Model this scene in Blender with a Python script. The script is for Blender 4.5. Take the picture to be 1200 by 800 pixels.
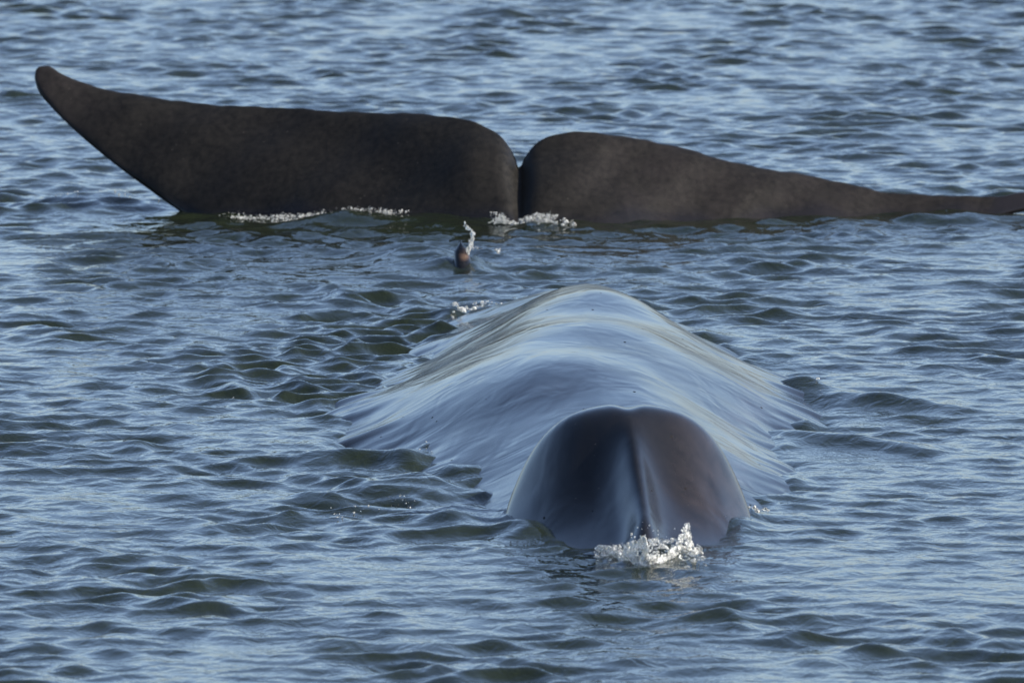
import bpy, bmesh, math, random
import numpy as np
from mathutils import Vector, noise as mnoise

for o in list(bpy.data.objects):
    bpy.data.objects.remove(o)
scene = bpy.context.scene
col = scene.collection
rng = np.random.default_rng(7)
random.seed(7)

# ------------------------------------------------------------------ camera
CAM_H = 3.8                      # metres above the water, long telephoto lens
FPX = 15290.0                    # focal length in pixels of the 1200 x 800 photograph
PITCH = math.atan(1212.0 / FPX)
cam = bpy.data.cameras.new('camera')
cam.sensor_width = 36.0
cam.sensor_fit = 'HORIZONTAL'
cam.lens = FPX / 1200.0 * 36.0
cam.clip_start = 1.0
cam.clip_end = 20000.0
cam.dof.use_dof = True
cam.dof.focus_distance = 44.0
cam.dof.aperture_fstop = 13.0
cam_o = bpy.data.objects.new('camera', cam)
col.objects.link(cam_o)
cam_o.location = (0, 0, CAM_H)
cam_o.rotation_euler = (math.pi / 2 - PITCH, 0, 0)
scene.camera = cam_o

# ------------------------------------------------------------------ sky, sun, exposure
SUN_EL = math.radians(30)
SUN_AZ = math.radians(108)       # from +Y (view direction) towards +X (right): right and behind
world = bpy.data.worlds.new('World')
scene.world = world
world.use_nodes = True
wn = world.node_tree.nodes
wl = world.node_tree.links
bg = wn['Background']
sky = wn.new('ShaderNodeTexSky')
sky.sky_type = 'NISHITA'
sky.sun_disc = False
sky.sun_elevation = SUN_EL
sky.sun_rotation = SUN_AZ
sky.air_density = 0.62
sky.dust_density = 1.5
sky.ozone_density = 1.2
wl.new(sky.outputs[0], bg.inputs[0])
bg.inputs[1].default_value = 0.10

sun = bpy.data.lights.new('sun', 'SUN')
sun.energy = 2.7
sun.angle = math.radians(0.5)
sun.color = (1.0, 0.93, 0.82)
sun_o = bpy.data.objects.new('sun', sun)
col.objects.link(sun_o)
sd = Vector((math.sin(SUN_AZ) * math.cos(SUN_EL), math.cos(SUN_AZ) * math.cos(SUN_EL), math.sin(SUN_EL)))
sun_o.rotation_euler = sd.to_track_quat('Z', 'Y').to_euler()
sun_o.location = sd * 60

scene.render.engine = 'CYCLES'
vs = scene.view_settings
vs.view_transform = 'Standard'
vs.look = 'None'
vs.gamma = 1.0
vs.exposure = 1.27
vs.use_curve_mapping = False

# ------------------------------------------------------------------ helpers
FWD = np.array([0, math.cos(PITCH), -math.sin(PITCH)])
UP = np.array([0, math.sin(PITCH), math.cos(PITCH)])
RT = np.array([1.0, 0, 0])
EYE = np.array([0, 0, CAM_H])

def ray(px, py):
    return FWD + RT * (px - 600.0) / FPX + UP * (400.0 - py) / FPX

def on_water(px, py, z=0.0):
    r = ray(px, py)
    return EYE + r * ((z - CAM_H) / r[2])

def sstep(a, b, x):
    t = np.clip((x - a) / (b - a), 0, 1)
    return t * t * (3 - 2 * t)

def smooth_curve(xs, ys):
    """monotone cubic (PCHIP) through the points"""
    xs = np.asarray(xs, float); ys = np.asarray(ys, float)
    h = np.diff(xs); d = np.diff(ys) / h
    m = np.zeros(len(xs))
    for i in range(1, len(xs) - 1):
        if d[i - 1] * d[i] > 0:
            w1 = 2 * h[i] + h[i - 1]; w2 = h[i] + 2 * h[i - 1]
            m[i] = (w1 + w2) / (w1 / d[i - 1] + w2 / d[i])
    m[0], m[-1] = d[0], d[-1]
    def f(x):
        x = np.asarray(x, float)
        i = np.clip(np.searchsorted(xs, x) - 1, 0, len(h) - 1)
        t = np.clip((x - xs[i]) / h[i], 0, 1)
        return ((2*t**3 - 3*t**2 + 1) * ys[i] + (t**3 - 2*t**2 + t) * h[i] * m[i]
                + (-2*t**3 + 3*t**2) * ys[i + 1] + (t**3 - t**2) * h[i] * m[i + 1])
    return f

def grid_faces(nr, nc, wrap=False):
    r = np.arange(nr - 1)[:, None]
    c = np.arange(nc if wrap else nc - 1)[None, :]
    c2 = (c + 1) % nc
    a = r * nc + c; b = r * nc + c2; d = (r + 1) * nc + c; e = (r + 1) * nc + c2
    return np.stack([a + 0 * b, b + 0 * a, e, d], -1).reshape(-1, 4)

def mesh_quads(name, V, F):
    me = bpy.data.meshes.new(name)
    nv, nf = len(V), len(F)
    me.vertices.add(nv); me.loops.add(nf * 4); me.polygons.add(nf)
    me.vertices.foreach_set('co', np.ascontiguousarray(V, np.float32).ravel())
    me.loops.foreach_set('vertex_index', np.ascontiguousarray(F, np.int32).ravel())
    me.polygons.foreach_set('loop_start', np.arange(0, nf * 4, 4, dtype=np.int32))
    me.polygons.foreach_set('use_smooth', np.ones(nf, dtype=bool))
    me.update(); me.validate()
    return me

def link(name, me, mat, label=None, cat=None, kind=None, group=None):
    o = bpy.data.objects.new(name, me)
    col.objects.link(o)
    if mat: me.materials.append(mat)
    if label: o['label'] = label
    if cat: o['category'] = cat
    if kind: o['kind'] = kind
    if group: o['group'] = group
    return o

class NT:
    def __init__(self, name):
        self.m = bpy.data.materials.new(name); self.m.use_nodes = True
        self.t = self.m.node_tree; self.n = self.t.nodes
        self.p = self.n['Principled BSDF']; self.out = self.n['Material Output']
    def new(self, typ, **kw):
        n = self.n.new(typ)
        for k, v in kw.items(): setattr(n, k, v)
        return n
    def l(self, a, b): self.t.links.new(a, b)
    def val(self, sock, v):
        if hasattr(v, 'links'): self.l(v, sock)
        else: sock.default_value = v
    def math(self, op, a, b=0.0, c=0.0, clamp=False):
        n = self.new('ShaderNodeMath', operation=op); n.use_clamp = clamp
        for i, v in enumerate((a, b, c)): self.val(n.inputs[i], v)
        return n.outputs[0]
    def mapping(self, vec, scale, rot=(0, 0, 0), loc=(0, 0, 0)):
        n = self.new('ShaderNodeMapping'); self.l(vec, n.inputs[0])
        n.inputs['Scale'].default_value = scale; n.inputs['Rotation'].default_value = rot
        n.inputs['Location'].default_value = loc
        return n.outputs[0]
    def noise(self, vec, scale, detail=3, rough=.55, dist=0.0, dim='3D'):
        n = self.new('ShaderNodeTexNoise', noise_dimensions=dim)
        self.l(vec, n.inputs['Vector']); n.inputs['Scale'].default_value = scale
        n.inputs['Detail'].default_value = detail; n.inputs['Roughness'].default_value = rough
        n.inputs['Distortion'].default_value = dist
        return n.outputs[0]
    def ramp(self, fac, stops):
        n = self.new('ShaderNodeValToRGB'); self.l(fac, n.inputs[0])
        e = n.color_ramp.elements
        while len(e) < len(stops): e.new(.5)
        for k, (p, c) in enumerate(stops):
            e[k].position = p; e[k].color = (*c, 1) if len(c) == 3 else c
        return n.outputs[0]
    def mix(self, f, a, b, blend='MIX'):
        n = self.new('ShaderNodeMix', data_type='RGBA', blend_type=blend)
        self.val(n.inputs[0], f)
        for s, v in ((n.inputs[6], a), (n.inputs[7], b)):
            if hasattr(v, 'links'): self.l(v, s)
            else: s.default_value = (*v, 1)
        return n.outputs[2]
    def mr(self, v, a, b, c, d):
        n = self.new('ShaderNodeMapRange'); self.l(v, n.inputs[0])
        for i, x in enumerate((a, b, c, d)): n.inputs[i + 1].default_value = x
        return n.outputs[0]
    def bump(self, h, strength, dist, normal=None):
        n = self.new('ShaderNodeBump'); self.l(h, n.inputs['Height'])
        n.inputs['Strength'].default_value = strength; n.inputs['Distance'].default_value = dist
        if normal: self.l(normal, n.inputs['Normal'])
        return n.outputs[0]

# ------------------------------------------------------------------ materials
def water_material():
    g = NT('sea_water')
    geo = g.new('ShaderNodeNewGeometry').outputs['Position']
    n1 = g.noise(g.mapping(geo, (1.0, .55, 1)), 14, 3, .55, .6)
    n2 = g.noise(g.mapping(geo, (1.0, .5, 1), (0, 0, .4)), 42, 2, .5, .4)
    b = g.bump(n1, .6, .014)
    b = g.bump(n2, .4, .0020, b)
    g.l(b, g.p.inputs['Normal'])
    big = g.noise(geo, .9, 3)
    c = g.ramp(big, [(.3, (.0095, .0140, .0078)), (.7, (.0145, .0200, .0092))])
    g.l(c, g.p.inputs['Base Color'])
    g.p.inputs['Roughness'].default_value = .045
    g.p.inputs['IOR'].default_value = 1.333
    return g.m

def skin_material():
    """whale skin: 'wet' attribute 1 = under a running film of water, 0 = drained and matt"""
    g = NT('whale_skin')
    at = g.new('ShaderNodeAttribute', attribute_name='wet').outputs['Fac']
    fl = g.new('ShaderNodeAttribute', attribute_name='flow').outputs['Vector']   # (along body, round body, 0)
    pos = g.new('ShaderNodeTexCoord').outputs['Object']
    # colour
    mott = g.noise(pos, 5.5, 5, .62)
    fine = g.noise(pos, 38, 4, .65)
    wetc = g.ramp(mott, [(.3, (.0055, .0065, .009)), (.62, (.0105, .0105, .0125)), (.78, (.020, .017, .0155))])
    dryc = g.ramp(mott, [(.28, (.0070, .0068, .0064)), (.55, (.0092, .0089, .0082)), (.75, (.0135, .0127, .0112))])
    c = g.mix(at, dryc, wetc)
    c = g.mix(g.math('MULTIPLY', g.mr(fine, .35, .75, .0, .55), g.math('SUBTRACT', 1.0, g.math('MULTIPLY', at, .8))), c, g.mix(.5, c, (.040, .036, .032)))
    # small pale and dark nicks
    sp = g.new('ShaderNodeTexVoronoi', feature='F1'); g.l(pos, sp.inputs['Vector']); sp.inputs['Scale'].default_value = 26
    nick = g.math('MULTIPLY', g.mr(sp.outputs['Distance'], .05, .11, 1, 0), g.mr(g.noise(pos, 3.1, 2), .52, .62, 0, .35))
    c = g.mix(nick, c, (.10, .09, .08))
    # dark pits and specks on the wet back
    sq = g.new('ShaderNodeTexVoronoi', feature='F1'); g.l(g.mapping(pos, (1.0, .35, 1.0)), sq.inputs['Vector']); sq.inputs['Scale'].default_value = 15
    pit = g.math('MULTIPLY', g.mr(sq.outputs['Distance'], .05, .09, 1, 0), g.mr(g.noise(pos, 2.3, 2), .48, .56, 0, 1))
    pit = g.math('MULTIPLY', pit, at)
    c = g.mix(pit, c, (.006, .006, .007))
    # sunlit right side of the head painted pink-brown, orange sore on the dorsal fin
    at2 = g.new('ShaderNodeAttribute', attribute_name='sore').outputs['Fac']
    c = g.mix(at2, c, (.20, .125, .085))
    at3 = g.new('ShaderNodeAttribute', attribute_name='brown').outputs['Fac']
    c = g.mix(g.math('MULTIPLY', g.math('MULTIPLY', at3, 1.15), g.mr(g.noise(pos, 9, 4), .35, .65, .25, 1.0)), c, (.075, .062, .064))
    g.l(c, g.p.inputs['Base Color'])
    # roughness
    rv = g.noise(fl, 3.0, 3)
    rw = g.mr(rv, .3, .7, .08, .20)
    rd = g.mr(fine, .3, .7, .34, .52)
    r = g.new('ShaderNodeMix', data_type='FLOAT'); g.l(at, r.inputs[0]); g.l(rd, r.inputs[2]); g.l(rw, r.inputs[3])
    g.l(g.math('ADD', r.outputs[0], g.math('MULTIPLY', pit, .5)), g.p.inputs['Roughness'])
    g.p.inputs['IOR'].default_value = 1.34
    sl = g.new('ShaderNodeMix', data_type='FLOAT'); g.l(at, sl.inputs[0]); sl.inputs[2].default_value = .25; sl.inputs[3].default_value = .5
    g.l(g.math('MULTIPLY', sl.outputs[0], g.math('SUBTRACT', 1.0, g.math('MULTIPLY', pit, .85))), g.p.inputs['Specular IOR Level'])
    # water running down the flanks: ridges stretched round the body
    warp = g.noise(g.mapping(fl, (1.2, 1.2, 1)), 1.0, 2)
    off = g.new('ShaderNodeCombineXYZ'); g.l(g.math('MULTIPLY', warp, 1.1), off.inputs[0])
    va = g.new('ShaderNodeVectorMath', operation='ADD'); g.l(fl, va.inputs[0]); g.l(off.outputs[0], va.inputs[1])
    s1 = g.noise(g.mapping(va.outputs[0], (2.6, 1.2, 1)), 1.0, 2, .45, .7)
    s2 = g.noise(g.mapping(va.outputs[0], (10, 2.6, 1)), 1.0, 3, .55, .9)
    h = g.math('ADD', g.math('MULTIPLY', s1, .7), g.math('MULTIPLY', s2, .055))
    b = g.new('ShaderNodeBump'); g.l(h, b.inputs['Height']); b.inputs['Distance'].default_value = .03
    flk = g.new('ShaderNodeAttribute', attribute_name='stream').outputs['Fac']
    g.l(g.math('MULTIPLY', flk, 1.0), b.inputs['Strength'])
    lump = g.noise(g.mapping(pos, (1.5, .7, 1)), 4.0, 2, .5, .6)
    bl = g.bump(lump, .26, .03, b.outputs[0])
    b2 = g.bump(fine, .07, .004, bl)
    g.l(b2, g.p.inputs['Normal'])
    return g.m

def foam_material():
    g = NT('white_water')
    pos = g.new('ShaderNodeTexCoord').outputs['Object']
    g.p.inputs['Base Color'].default_value = (.80, .82, .80, 1)
    g.p.inputs['Roughness'].default_value = .22
    g.p.inputs['IOR'].default_value = 1.33
    g.l(g.mr(g.noise(pos, 55, 3), .40, .60, .45, 1.0), g.p.inputs['Transmission Weight'])
    g.l(g.bump(g.noise(pos, 160, 3), .6, .004), g.p.inputs['Normal'])
    return g.m

WATER = water_material()
SKIN = skin_material()
FOAM = foam_material()

# ------------------------------------------------------------------ whale: body surface
xc_f = smooth_curve([36, 39, 40, 41, 42.5, 44.5, 46, 48, 50, 52, 53.5, 56], [.44, .43, .40, .37, .31, .25, .27, .27, .22, .10, .03, .02])
wl_f = smooth_curve([36, 38, 39.5, 40.6, 41.2, 41.8, 42.7, 43.4, 44.4, 45, 46, 47.5, 48.7, 50, 51, 52, 53.3, 54.6],
                    [.05, .28, .33, .36, .40, .46, .60, .73, .86, .83, .73, .60, .49, .36, .28, .26, .2, .14])
wr_f = smooth_curve([36, 38, 39.5, 40.6, 41.2, 41.8, 42.7, 43.4, 44.4, 45, 46, 47.5, 48.7, 50, 51, 52, 53.3, 54.6],
                    [.05, .28, .33, .35, .40, .52, .58, .62, .78, .78, .71, .50, .39, .29, .28, .26, .2, .14])
zt_f = smooth_curve([36, 38, 39.5, 40.2, 40.8, 41.2, 41.8, 42.6, 43.6, 45, 46, 47, 48, 49, 50, 51, 52, 53.3, 54.6],
                    [-.62, -.42, -.30, -.20, .04, .14, .175, .215, .268, .312, .312, .265, .185, .11, .02, -.10, -.22, -.34, -.30])
dp_f = smooth_curve([36, 38, 41, 44, 48, 51, 53.3, 54.6], [.15, .7, 1.5, 2.0, 1.6, .9, .45, .2])
bell0 = smooth_curve([0, .2, .4, .58, .74, .87, 1.0, 1.12, 1.3], [1, .96, .80, .56, .32, .14, 0, -.17, -.55])

tent = smooth_curve([0, .1, .25, .45, .65, .85, 1.0, 1.12, 1.3], [1, .972, .87, .63, .38, .15, 0, -.17, -.55])
def bell(t, d):                                # rounder over the shoulders, roof-like further aft
    k = sstep(43.0, 46.0, d)
    return bell0(t) * (1 - k) + tent(t) * k
def rag(x, d):                                 # ragged outline of the wet skirt, left and right unlike
    p = np.where(x < xc_f(d), .6, 2.9)
    return sstep(41.4, 42.2, d) * sstep(50.5, 48, d) * (.022 * np.sin(d * 4.7 + p) + .022 * np.sin(d * 9.1 + 2 * p) + .014 * np.sin(d * 19 + 3 * p) + .008 * np.sin(d * 37 + p))
def body_z(x, d):
    xc = xc_f(d); w = np.where(x < xc, wl_f(d), wr_f(d))
    t = np.abs(x - xc) / w
    t = t * (1 + rag(x, d) * sstep(.72, 1.0, t))
    zt = zt_f(d)
    up = .0 + np.maximum(zt, .12)
    return np.where(t <= 1.3, zt - up * (1 - bell(np.minimum(t, 1.3), d)), zt - up * 1.55)

def head_z(x, d):
    # arched splash guard in front of the blowhole, its face towards the rostrum
    xh = smooth_curve([39.4, 40.0, 40.7, 41.4], [.41, .40, .365, .36])(d)
    wid = .395 - .07 * sstep(40.75, 41.4, d)
    X = np.abs(x - xh) / wid
    arch = np.where(X < 1, np.power(np.maximum(1 - X ** 2.6, 0), .6), -(X - 1) * 3)
    back = sstep(40.70, 41.7, d)
    top = -.03 + .405 * arch - .15 * back - .9 * np.maximum(d - 41.9, 0)
    df = 39.66 + .84 * np.minimum(X, 1.4) ** 2.1          # flat rostrum, steepening towards the rim
    u = (d - df) / (1.04 - .20 * np.minimum(X, 1) ** 2)
    uc = np.maximum(u, 0)
    face_z = -.030 + .445 * np.where(u > 0, np.power(uc, 2.0), u * .15)
    k = .026
    m = np.minimum(top, face_z)
    z = m - k * np.log(np.exp(-np.clip((top - m) / k, 0, 40)) + np.exp(-np.clip((face_z - m) / k, 0, 40)))
    # median ridge of the rostrum and the two hollows beside it
    xr = .408 - .045 * sstep(39.9, 40.8, d)
    face = sstep(40.78, 40.35, d)
    low = sstep(40.7, 40.0, d)
    z = z + face * sstep(39.60, 39.95, d) * (.044 + .046 * low) * np.exp(-((x - xr) / .050) ** 2)
    hol = np.exp(-((d - 40.42) / .25) ** 2)
    z = z - .034 * hol * np.exp(-((np.abs(x - xr) - .14) / .10) ** 2)
    z = z - .010 * hol * np.exp(-((np.abs(x - xr) - .115) / .050) ** 2)
    # notch between the two blowhole cheeks at the very top
    z = z - .012 * np.exp(-((x - xr) / .035) ** 2) * sstep(40.5, 40.75, d)
    return z

def whale_top(x, d):
    a, b = body_z(x, d), head_z(x, d)
    k = .020
    m = np.maximum(a, b)
    z = m + k * np.log(np.exp((a - m) / k) + np.exp((b - m) / k)) - k * .0
    # long swells of muscle and running water along the back
    flank = sstep(.2, .9, np.abs(x - xc_f(d)) / np.where(x < xc_f(d), wl_f(d), wr_f(d)))
    behind = sstep(41.3, 42.3, d)
    z = z + behind * .006 * np.sin(d * 2.3 + 2.0 * np.sin(x * 3.1) + 5 * np.abs(x - .2) + 1.3 * np.sin(d * .9)) * (1 - .5 * flank)
    for lx, ly, ph, am in ((3.1, 1.6, .4, .006), (-4.4, 2.3, 2.1, .005), (6.0, 3.4, 4.0, .0035), (-7.5, 1.2, 5.2, .003), (2.0, 4.9, 1.1, .004), (9.0, -5.5, .7, .002)):
        z = z + behind * am * np.sin(lx * x * (1 + .1 * np.sin(d)) + ly * d + ph)
    z = z + behind * flank * .005 * np.sin(d * 4.1 + 3.0 * np.sin(d * 1.3) + x * 5)
    return z

ds = np.concatenate([np.linspace(36, 39.2, 30), np.linspace(39.25, 42.2, 210), np.linspace(42.22, 50.5, 330), np.linspace(50.55, 54.6, 50)])
tt = np.linspace(-1.3, 1.3, 221)
NU = len(tt); NL = 26
rows, flow, wet, stream, brown = [], [], [], [], []
for d in ds:
    xc = float(xc_f(d)); a, b = float(wl_f(d)), float(wr_f(d))
    # the upper sheet must also span the splash guard
    a = max(a, .36 if 39.4 < d < 41.6 else 0); b = max(b, .36 if 39.4 < d < 41.6 else 0)
    x = np.where(tt < 0, xc + tt * a, xc + tt * b)
    z = whale_top(x, np.full_like(x, d))
    zl, zr = z[0], z[-1]
    ph = np.linspace(0, math.pi, NL + 2)[1:-1]
    xm, xw = (x[0] + x[-1]) / 2, (x[-1] - x[0]) / 2
    lx = xm + xw * np.cos(ph) * (1 + .10 * np.sin(ph)); dep = float(dp_f(d))
    lz = zr + (zl - zr) * ph / math.pi - dep * np.sin(ph)
    X = np.concatenate([x, lx]); Z = np.concatenate([z, lz])
    rows.append(np.stack([X, np.full_like(X, d), Z], -1))
    arc = np.concatenate([x - xc, np.full(NL, 2.0)])
    flow.append(np.stack([np.full_like(X, d), arc, np.zeros_like(X)], -1))
    runnel = np.exp(-((np.abs(X - (.408 - .045 * sstep(39.9, 40.8, d))) - .115) / .06) ** 2) * sstep(40.65, 40.35, d)
    wet.append(1.0 - .12 * (1 - sstep(40.75, 41.15, d)) * (1 - runnel))
    tcl = np.concatenate([np.abs(tt), np.ones(NL)])
    headface = 1 - sstep(40.85, 41.3, d)
    st = (.08 + .40 * sstep(.25, .85, tcl)) * (1 - headface) + .05 * headface
    stream.append(st)
    brown.append(headface * sstep(.40, .62, X) * sstep(-.05, .05, Z) * .24 + .25 * sstep(.62, .72, tcl) * sstep(.86, .76, tcl) * (X > xc) * (1 - headface))  # sunlit right of the head put into the colour, plus brown flank band
V = np.concatenate(rows); F = grid_faces(len(ds), NU + NL, wrap=True)
A_flow = [np.concatenate(flow)]; A_wet = [np.concatenate(wet)]; A_st = [np.concatenate(stream)]; A_br = [np.concatenate(brown)]
A_sore = [np.zeros(len(V))]
WV, WF = [V], [F]
nv = len(V)

# ------------------------------------------------------------------ whale: tail flukes (tilted back, left lobe lifted, right tip drooping into the water)
TILT = math.radians(38)
P0 = on_water(607, 262)
PU = np.array([0, math.sin(TILT), math.cos(TILT)])      # up the fluke
PN = np.cross(RT, PU)                                    # away from / towards the camera
ydep = smooth_curve([-2.3, -1.9, -1.4, -.7, -.12, 0, .12, .7, 1.45, 2.3], [.56, .55, .50, .30, .06, .04, .045, .15, .30, .36])
def on_fluke(px, py):
    r = ray(px, py); x = 0.0
    for _ in range(5):                                   # the surface bends away from the camera towards both tips
        q = P0 + np.array([0, float(ydep(x)), 0])
        k = np.dot(q - EYE, PN) / np.dot(r, PN)
        p = EYE + r * k - q
        x = p[0]
    return p[0], np.dot(p, PU)
top_px = [(40.5, 90), (42, 83), (47, 78.5), (56, 78), (72, 87), (100, 98), (150, 110), (230, 121), (330, 127), (430, 132), (480, 134), (520, 138), (550, 144), (575, 153), (590, 163), (600, 175),
          (605, 186), (607.5, 193), (610, 192), (614, 184), (622, 174), (635, 165), (655, 159), (690, 156.5), (735, 161), (790, 172), (850, 188), (900, 198),
          (950, 207), (1000, 217), (1040, 225), (1090, 229), (1140, 231), (1170, 230), (1200, 226), (1222, 226), (1232, 229), (1235, 233)]
bot_px = [(40.5, 92), (44, 104), (60, 125), (85, 150), (110, 172), (140, 196), (170, 218), (205, 243), (260, 280), (340, 325), (450, 372), (560, 400), (607, 405), (660, 400), (760, 372), (880, 325),
          (1000, 290), (1100, 268), (1180, 251), (1215, 244), (1230, 238), (1235, 234)]
tp = np.array([on_fluke(*p) for p in top_px]); bp = np.array([on_fluke(*p) for p in bot_px])
# make x strictly increasing
top_f = smooth_curve(tp[:, 0], tp[:, 1]); bot_f = smooth_curve(bp[:, 0], bp[:, 1])
x0, x1 = max(tp[0, 0], bp[0, 0]), min(tp[-1, 0], bp[-1, 0])
xn = on_fluke(607.5, 193)[0]
us = np.unique(np.concatenate([x0 + (x1 - x0) * np.linspace(0, 1, 330), x0 + .06 * np.linspace(0, 1, 24) ** 2, x1 - .06 * np.linspace(0, 1, 14) ** 2, xn + np.linspace(-.12, .12, 90)]))
NC = 60
cc = .5 - .5 * np.cos(np.linspace(0, math.pi, NC))       # 0 leading edge .. 1 trailing edge
naca = 5 * (.2969 * np.sqrt(cc) - .126 * cc - .3516 * cc**2 + .2843 * cc**3 - .1015 * cc**4)
rows, fw = [], []
for x in us:
    a, b = float(bot_f(x)), float(top_f(x)) + (.0025 * math.sin(x * 11.3) + .002 * math.sin(x * 27 + 1) + .0014 * math.sin(x * 61)) * min(1, abs(x - xn) / .15, (x - x0) / .3, (x1 - x) / .3)
    ch = max(b - a, .002)
    span = abs(x - xn) / 2.1
    tk = .17 * ch * (1 - .35 * min(span, 1))
    tk = min(tk, .17)
    edge = .011 * np.sqrt(np.clip(1 - ((cc - .5) * 2) ** 8, 0, 1)) * min(1, ch / .06)
    half = tk * naca + edge
    v = a + cc * ch
    # shallow groove running down from the notch, soft swelling of each lobe
    gx = (x - xn) / .05
    crease = -.034 * math.exp(-gx * gx) * sstep(.35, .8, cc)
    lobe = .016 * math.exp(-((x - (xn - .2)) / .13) ** 2) * sstep(.3, .8, cc)
    lobe2 = .012 * math.exp(-((x - (xn + .22)) / .16) ** 2) * sstep(.3, .8, cc)
    wob = .010 * np.sin(x * 6.1 + v * 9) + .006 * np.sin(x * 14.7 - v * 13 + 1.3)
    front = half + crease + lobe + lobe2 + wob * np.clip(half / .03, 0, 1)
    backs = -half + .5 * (lobe + lobe2 + crease)
    vv = np.concatenate([v, v[::-1][1:-1]])
    nn = np.concatenate([front, backs[::-1][1:-1]])
    # the face towards the camera is -PN if PN points away
    sgn = -1 if PN[1] > 0 else 1
    P = P0 + np.outer(np.full_like(vv, x), RT) + np.outer(vv, PU) + np.outer(nn * sgn, PN)
    P[:, 1] += float(ydep(x))
    rows.append(P); fw.append(np.stack([P[:, 0], vv, np.zeros_like(vv)], -1))
Vf = np.concatenate(rows); Ff = grid_faces(len(us), 2 * NC - 2, wrap=True)
WV.append(Vf); WF.append(Ff + nv); nv += len(Vf)
A_flow.append(np.concatenate(fw))
wetline = sstep(.07, .0, Vf[:, 2] + .02 * np.sin(Vf[:, 0] * 9) + .012 * np.sin(Vf[:, 0] * 23))
tipwet = sstep(1.98, 2.06, Vf[:, 0])
A_wet.append(np.clip(.85 * wetline + tipwet, 0, 1)); A_st.append(.03 * np.ones(len(Vf)))
A_br.append(.10 * sstep(.1, .6, Vf[:, 0]) + .15 * sstep(-1.6, -2.0, Vf[:, 0])); A_sore.append(np.zeros(len(Vf)))  # lit right lobe and left tip painted in as lighter brown

# ------------------------------------------------------------------ whale: dorsal fin, only its tip clear of the water
pf = on_water(539, 315)
n1, n2 = 40, 24
rows = []; sore = []
for i in range(n1):
    s = i / (n1 - 1)                         # 0 root (on the submerged back) .. 1 tip
    z = -.50 + (.50 + .108) * s
    chord = .62 * (1 - s) ** .8 + .035
    thick = (.20 * (1 - s) ** .75 + .030 * math.sqrt(max(1 - s ** 40, .02))) * (1 if s < .97 else .5)
    cx = pf[0] + .10 * (1 - s) ** 1.5 + .010 * sstep(.80, 1.0, s) - .008 * math.sin(s * 14)
    cy = pf[1] + .25 * s ** 1.5 - .25
    an = np.linspace(0, 2 * math.pi, n2, endpoint=False)
    rows.append(np.stack([cx + .5 * thick * np.sin(an), cy + .5 * chord * np.cos(an), np.full(n2, z) + .012 * np.cos(an) * s], -1))
    sore.append(np.exp(-((z - .068) / .007) ** 2) * sstep(-.2, .4, -np.cos(an)) * sstep(-.5, .3, np.sin(an)))
Vd = np.concatenate(rows); Fd = grid_faces(n1, n2, wrap=True)
WV.append(Vd); WF.append(Fd + nv); nv += len(Vd)
A_flow.append(Vd * np.array([1, 1, 0])); A_wet.append(np.full(len(Vd), .9)); A_st.append(np.full(len(Vd), .03)); A_br.append(np.zeros(len(Vd))); A_sore.append(np.concatenate(sore))

me = mesh_quads('whale', np.concatenate(WV), np.concatenate(WF))
def point_attr(me, name, data, typ='FLOAT'):
    a = me.attributes.new(name, typ, 'POINT')
    a.data.foreach_set('vector' if typ == 'FLOAT_VECTOR' else 'value', np.ascontiguousarray(data, np.float32).ravel())
point_attr(me, 'flow', np.concatenate(A_flow), 'FLOAT_VECTOR')
for nme, arr in (('wet', A_wet), ('stream', A_st), ('brown', A_br), ('sore', A_sore)):
    point_attr(me, nme, np.concatenate(arr))
whale = link('whale', me, SKIN, 'dark grey whale at the surface, wet back, ridged head and raised tail flukes showing', 'whale')

# ------------------------------------------------------------------ water: one sheet, waves modelled, reaching the horizon
def axis(fine_lo, fine_hi, step0, step1, lo, hi):
    pts = [fine_lo]; 
    while pts[-1] < fine_hi:
        f = (pts[-1] - fine_lo) / (fine_hi - fine_lo)
        pts.append(pts[-1] + step0 + (step1 - step0) * f)
    a = [fine_lo]; s = step0
    while a[-1] > lo: s *= 1.07 if s < .14 else 1.22; a.append(a[-1] - s)
    s = step1
    while pts[-1] < hi: s *= 1.07 if s < .14 else 1.22; pts.append(pts[-1] + s)
    return np.array(a[1:][::-1] + pts)
gx = axis(-4.4, 4.4, .0130, .0130, -6000, 6000)
gy = axis(34.0, 76.0, .0165, .036, -6000, 9000)
Xg, Yg = np.meshgrid(gx, gy)
X = Xg.astype(np.float32); Y = Yg.astype(np.float32)
Z = np.zeros_like(X); DX = np.zeros_like(X); DY = np.zeros_like(X)
sx = np.gradient(gx)[None, :]; sy = np.gradient(gy)[:, None]
cell = np.maximum(sx, sy) + 0 * X
# where it is calm and where it is choppy
calm_r = sstep(.55, 1.1, X) * sstep(36.8, 39, Y) * sstep(46.8, 44.8, Y)
chop_l = np.exp(-((X + .62) / .55) ** 2 - ((Y - 47.2) / 2.6) ** 2)
front = np.exp(-((X - .35) / .9) ** 2 - ((Y - 39.2) / 1.0) ** 2)
chop_h = np.exp(-((X + .28) / .35) ** 2 - ((Y - 42.0) / .7) ** 2)
fluke_lee = np.exp(-((Y - 54.2) / .5) ** 2) * sstep(-2.2, -1.8, X)
amp_long = 1.0 - .58 * calm_r - .35 * front - .1 * fluke_lee
amp_short = 1.0 - .40 * calm_r + 1.3 * chop_l + 1.0 * chop_h + 1.0 * np.exp(-((X + 1.75) / .55) ** 2 - ((Y - 55.0) / .6) ** 2) - .25 * front
waves = []
for i in range(210):
    L = .085 * (1.7 / .085) ** rng.random()
    th = rng.normal(math.radians(-97), math.radians(58))
    k = 2 * math.pi / L
    waves.append((L, k * math.cos(th), k * math.sin(th), rng.random() * 2 * math.pi))
def spec(L):                                   # slope contribution by wavelength
    return math.exp(-(math.log(L / .24) / .90) ** 2)
norm = sum(spec(w[0]) ** 2 for w in waves)
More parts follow.
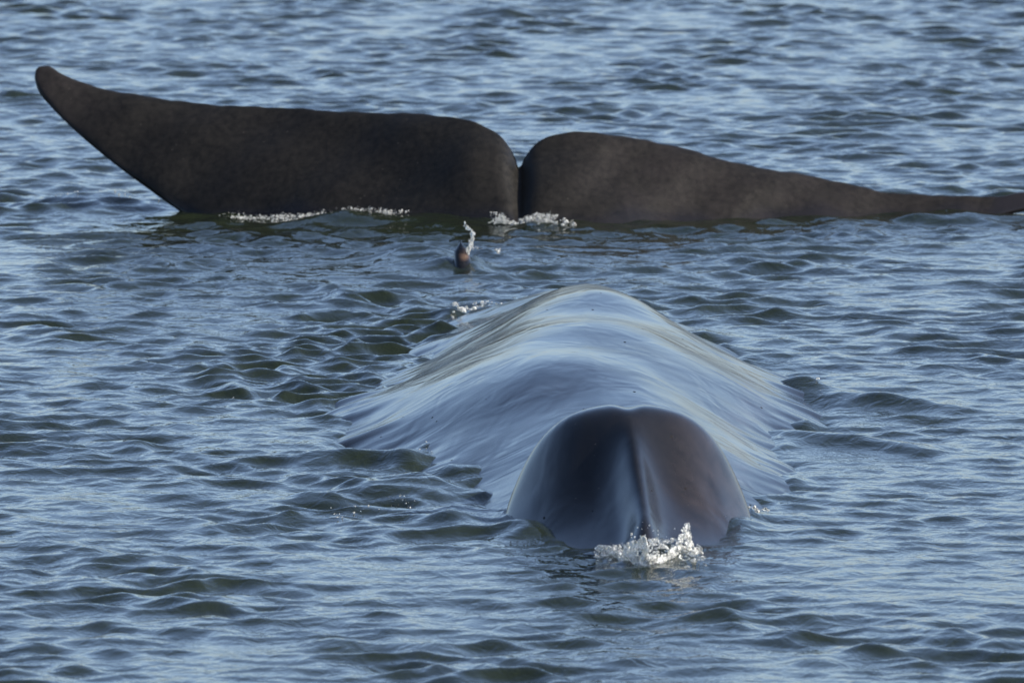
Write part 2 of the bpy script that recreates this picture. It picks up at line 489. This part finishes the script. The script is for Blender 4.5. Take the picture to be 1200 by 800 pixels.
SLOPE = .146
for L, kx, ky, ph in waves:
    k = 2 * math.pi / L
    a = SLOPE * math.sqrt(2) * spec(L) / math.sqrt(norm) / k
    fade = sstep(L / 2.6, L / 4.6, cell).astype(np.float32)
    am = a * fade * (amp_long if L > .30 else amp_short)
    arg = kx * X + ky * Y + ph
    c = np.cos(arg); s = np.sin(arg)
    Z += am * c
    q = .85 * am
    DX -= q * kx / k * s; DY -= q * ky / k * s
# groupiness: patches of livelier and of smoother water
def lf(seed, L):
    r = np.random.default_rng(seed); o = np.zeros_like(X)
    for _ in range(7):
        th = r.random() * 6.28; k = 6.28 / (L * (0.7 + .7 * r.random()))
        o += np.sin(k * math.cos(th) * X + .6 * k * math.sin(th) * Y + r.random() * 6.28)
    return o / math.sqrt(3.5)
grp = np.clip(.95 + .24 * lf(3, 1.5), .5, 1.6)
Z *= grp; DX *= grp; DY *= grp
# local swells and hollows (position in the photograph, height, half-sizes across and along)
local = [(470, 575, .050, .17, .32), (560, 560, .035, .10, .25), (430, 520, -.045, .07, .30), (420, 541, .025, .30, .12),
         (530, 612, .025, .22, .30), (768, 655, .035, .13, .25), (870, 612, .020, .07, .22), (965, 490, -.02, .05, .5), (940, 458, .012, .07, .30),
         (120, 242, .055, .32, .35), (330, 250, .03, .45, .25), (520, 262, .03, .25, .30), (420, 264, .055, .26, .20), (480, 305, .035, .12, .6), (560, 300, .02, .3, .5),
         (660, 272, .03, .25, .35), (400, 352, .03, .10, .6),
         (505, 532, .045, .05, .16), (535, 520, .040, .035, .14), (470, 548, .03, .08, .12), (430, 505, -.03, .05, .2), (590, 585, -.02, .06, .2),
         (618, 624, .042, .085, .16), (864, 622, .042, .08, .16),
         (1090, 258, .032, .55, .25), (840, 264, .016, .4, .25), (522, 310, .032, .07, .30), (560, 314, .025, .05, .25)]
for px, py, h, wx, wy in local:
    p = on_water(px, py)
    Z += h * np.exp(-((X - p[0]) / wx) ** 2 - ((Y - p[1]) / wy) ** 2).astype(np.float32)
# long ripples peeling off the right flank
def ripple(pa, pb, h, w):
    a, b = on_water(*pa)[:2], on_water(*pb)[:2]
    dv = b - a; Lr = np.hypot(*dv); dv = dv / Lr; nr = np.array([-dv[1], dv[0]])
    u = ((X - a[0]) * dv[0] + (Y - a[1]) * dv[1]) / Lr
    v = (X - a[0]) * nr[0] + (Y - a[1]) * nr[1]
    return (h * np.exp(-(v / w) ** 2) * sstep(-.1, .08, u) * (1 - sstep(.3, 1.15, u))).astype(np.float32)
Z += ripple((895, 512), (1190, 540), .035, .10)
Z += ripple((915, 460), (1190, 492), .040, .13)
Z += ripple((520, 546), (230, 538), .030, .09)
# the film of water is dragged a little up the skin
edge = whale_top(X.astype(float), np.clip(Y, 36, 54).astype(float))
edge = np.where((Y > 39.2) & (Y < 51) & (np.abs(X - .25) < 1.3), edge, -1)
Z += ((.004 + .020 * np.sin(Y * 7.3 + 2 * np.sin(Y * 2.1 + X)) ) * np.exp(-np.abs(edge) / .035)).astype(np.float32)
inside = sstep(.05, .14, edge).astype(np.float32)
Z = Z * (1 - inside) - .12 * inside
Vw = np.stack([X + DX * (1 - inside), Y + DY * (1 - inside), Z], -1).reshape(-1, 3)
wm = mesh_quads('water', Vw, grid_faces(len(gy), len(gx)))
water = link('water', wm, WATER, 'rippled blue grey sea water with dark green wave faces', 'water', 'structure')

def water_z(x, y):
    i = np.clip(np.searchsorted(gy, y), 0, len(gy) - 1); j = np.clip(np.searchsorted(gx, x), 0, len(gx) - 1)
    return float(Z[i, j])

# ------------------------------------------------------------------ white water
ico = bmesh.new(); bmesh.ops.create_icosphere(ico, subdivisions=2, radius=1)
IV = np.array([v.co[:] for v in ico.verts]); IF = np.array([[v.index for v in f.verts] for f in ico.faces]); ico.free()
def blobs(name, pts, label, cat='splash', group=None):
    """pts: (x, y, z, size, stretch vector) ragged beads and lumps of broken water joined into one mass"""
    VV, FF, n = [], [], 0
    for (x, y, z, s, st) in pts:
        v = IV * s * (1 + .35 * rng.normal(size=(len(IV), 1)).clip(-1, 1) * .6)
        v = v * np.array(st) 
        VV.append(v + np.array([x, y, z])); FF.append(IF + n); n += len(v)
    V, F = np.concatenate(VV), np.concatenate(FF)
    me = bpy.data.meshes.new(name); me.from_pydata(V.tolist(), [], F.tolist())
    me.polygons.foreach_set('use_smooth', np.ones(len(F), dtype=bool))
    o = link(name, me, FOAM, label, cat, 'stuff', group)
    m = o.modifiers.new('fuse', 'REMESH'); m.mode = 'VOXEL'; m.voxel_size = .0017; m.use_smooth_shade = True
    m = o.modifiers.new('soften', 'SMOOTH'); m.factor = .5; m.iterations = 2
    return o

def along(px0, px1, n, hfun, smin, smax, jx=.01, jy=.06, zb=0.0):
    out = []
    for i in range(n):
        f = rng.random()
        p = on_water(px0[0] + (px1[0] - px0[0]) * f, px0[1] + (px1[1] - px0[1]) * f)
        x = p[0] + rng.normal() * jx; y = p[1] + rng.normal() * jy
        h = hfun(f)
        z = max(water_z(x, y), -.02) + zb + h * rng.random() ** 1.3
        s = smin + (smax - smin) * rng.random() ** 2.2
        out.append((x, y, z, s, (1 + rng.random(), 1, .7 + .8 * rng.random())))
    return out
# splash at the snout: a thin torn curtain of water round the ridge, a rounded left lobe and a pointed right one
def crown(f):
    return .024 + .070 * math.exp(-((f - .45) / .20) ** 2) + .065 * math.exp(-((f - .86) / .055) ** 2)
pts = []
for i in range(5200):
    f, v = rng.random(), rng.random() ** .8
    px = 700 + 122 * f; py = 650 + 17 * math.sin(math.pi * min(1, f * 1.05)) 
    p = on_water(px, py)
    nz = mnoise.noise((f * 9, v * 3, 1.7)) + .6 * mnoise.noise((f * 24, v * 8, 4.1))
    if nz < -.34 + .42 * (v - .3): continue
    h = crown(f) * (1 + .35 * mnoise.noise((f * 17, 0, 9.3)))
    lean = .10 * (v - .2) * (mnoise.noise((f * 5, 2.2, 0)) - .3)
    sz = (.0016 + .0034 * rng.random() ** 2) * (1.3 - .6 * v)
    pts.append((p[0] + .012 * mnoise.noise((f * 13, v * 4, 7)), p[1] + lean + .02 * mnoise.noise((f * 11, v * 5, 2)), water_z(p[0], p[1]) - .004 + h * v, sz, (1, 1.5, 1)))
pts += along((700, 655), (822, 660), 420, lambda f: .016, .0014, .0055, .012, .07)
for i in range(46):
    f = .1 + .85 * rng.random(); p = on_water(700 + 122 * f, 655)
    pts.append((p[0] + .02 * rng.normal(), p[1] - .05 * rng.random(), crown(f) * (.8 + .5 * rng.random()), .0012 + .002 * rng.random(), (1, 1, 1.2)))
blobs('splash', pts, 'white crown of broken water bursting at the ridged snout')
pts = along((580, 268), (604, 268), 420, lambda f: .050 * (1 - f), .0012, .0042, .01, .03, .01)
pts += along((610, 267), (652, 268), 520, lambda f: .012 + .028 * math.sin(f * 3), .0012, .0042, .01, .03, .01)
pts += along((630, 272), (672, 271), 40, lambda f: .012, .002, .007)
blobs('splash', pts, 'white water breaking under the notch between the tail flukes')
pts = along((272, 257), (465, 262), 1500, lambda f: .006 + .014 * f, .0010, .0038, .025, .08, .005)
blobs('foam', pts, 'line of foam along the foot of the raised left fluke', 'foam')
pts = []
for i in range(60):
    f = i / 59
    px = 548 + 6 * math.sin(f * 2.6) - 26 * max(0, f - .72) ; py = 296 - 33 * f ** .9
    p = on_water(541, 316); sc = p[1] / FPX
    pts.append((p[0] + (px - 541) * sc + rng.normal() * .004, p[1] + .03 * rng.normal(), (316 - py) * sc + rng.normal() * .004, (.002 + .0045 * rng.random()) * (1.2 - .5 * f), (1, 1, 1.7)))
blobs('splash', pts, 'thin jet of water thrown up beside the dorsal fin')
pts = along((935, 460), (968, 460), 40, lambda f: .008, .002, .006) + along((848, 606), (900, 600), 50, lambda f: .012, .002, .007) 
pts += along((385, 606), (480, 588), 70, lambda f: .006, .0010, .003, .03, .12) + along((20, 240), (200, 244), 60, lambda f: .006, .0012, .0032, .04, .1) + along((262, 466), (300, 470), 24, lambda f: .008, .001, .003) + along((490, 540), (560, 515), 60, lambda f: .006, .001, .003, .02, .06) + along((530, 376), (585, 360), 46, lambda f: .02, .003, .009) + along((555, 300), (590, 299), 14, lambda f: .01, .002, .006)
blobs('foam', pts, 'scattered foam flecks where the water meets the whale body', 'foam')
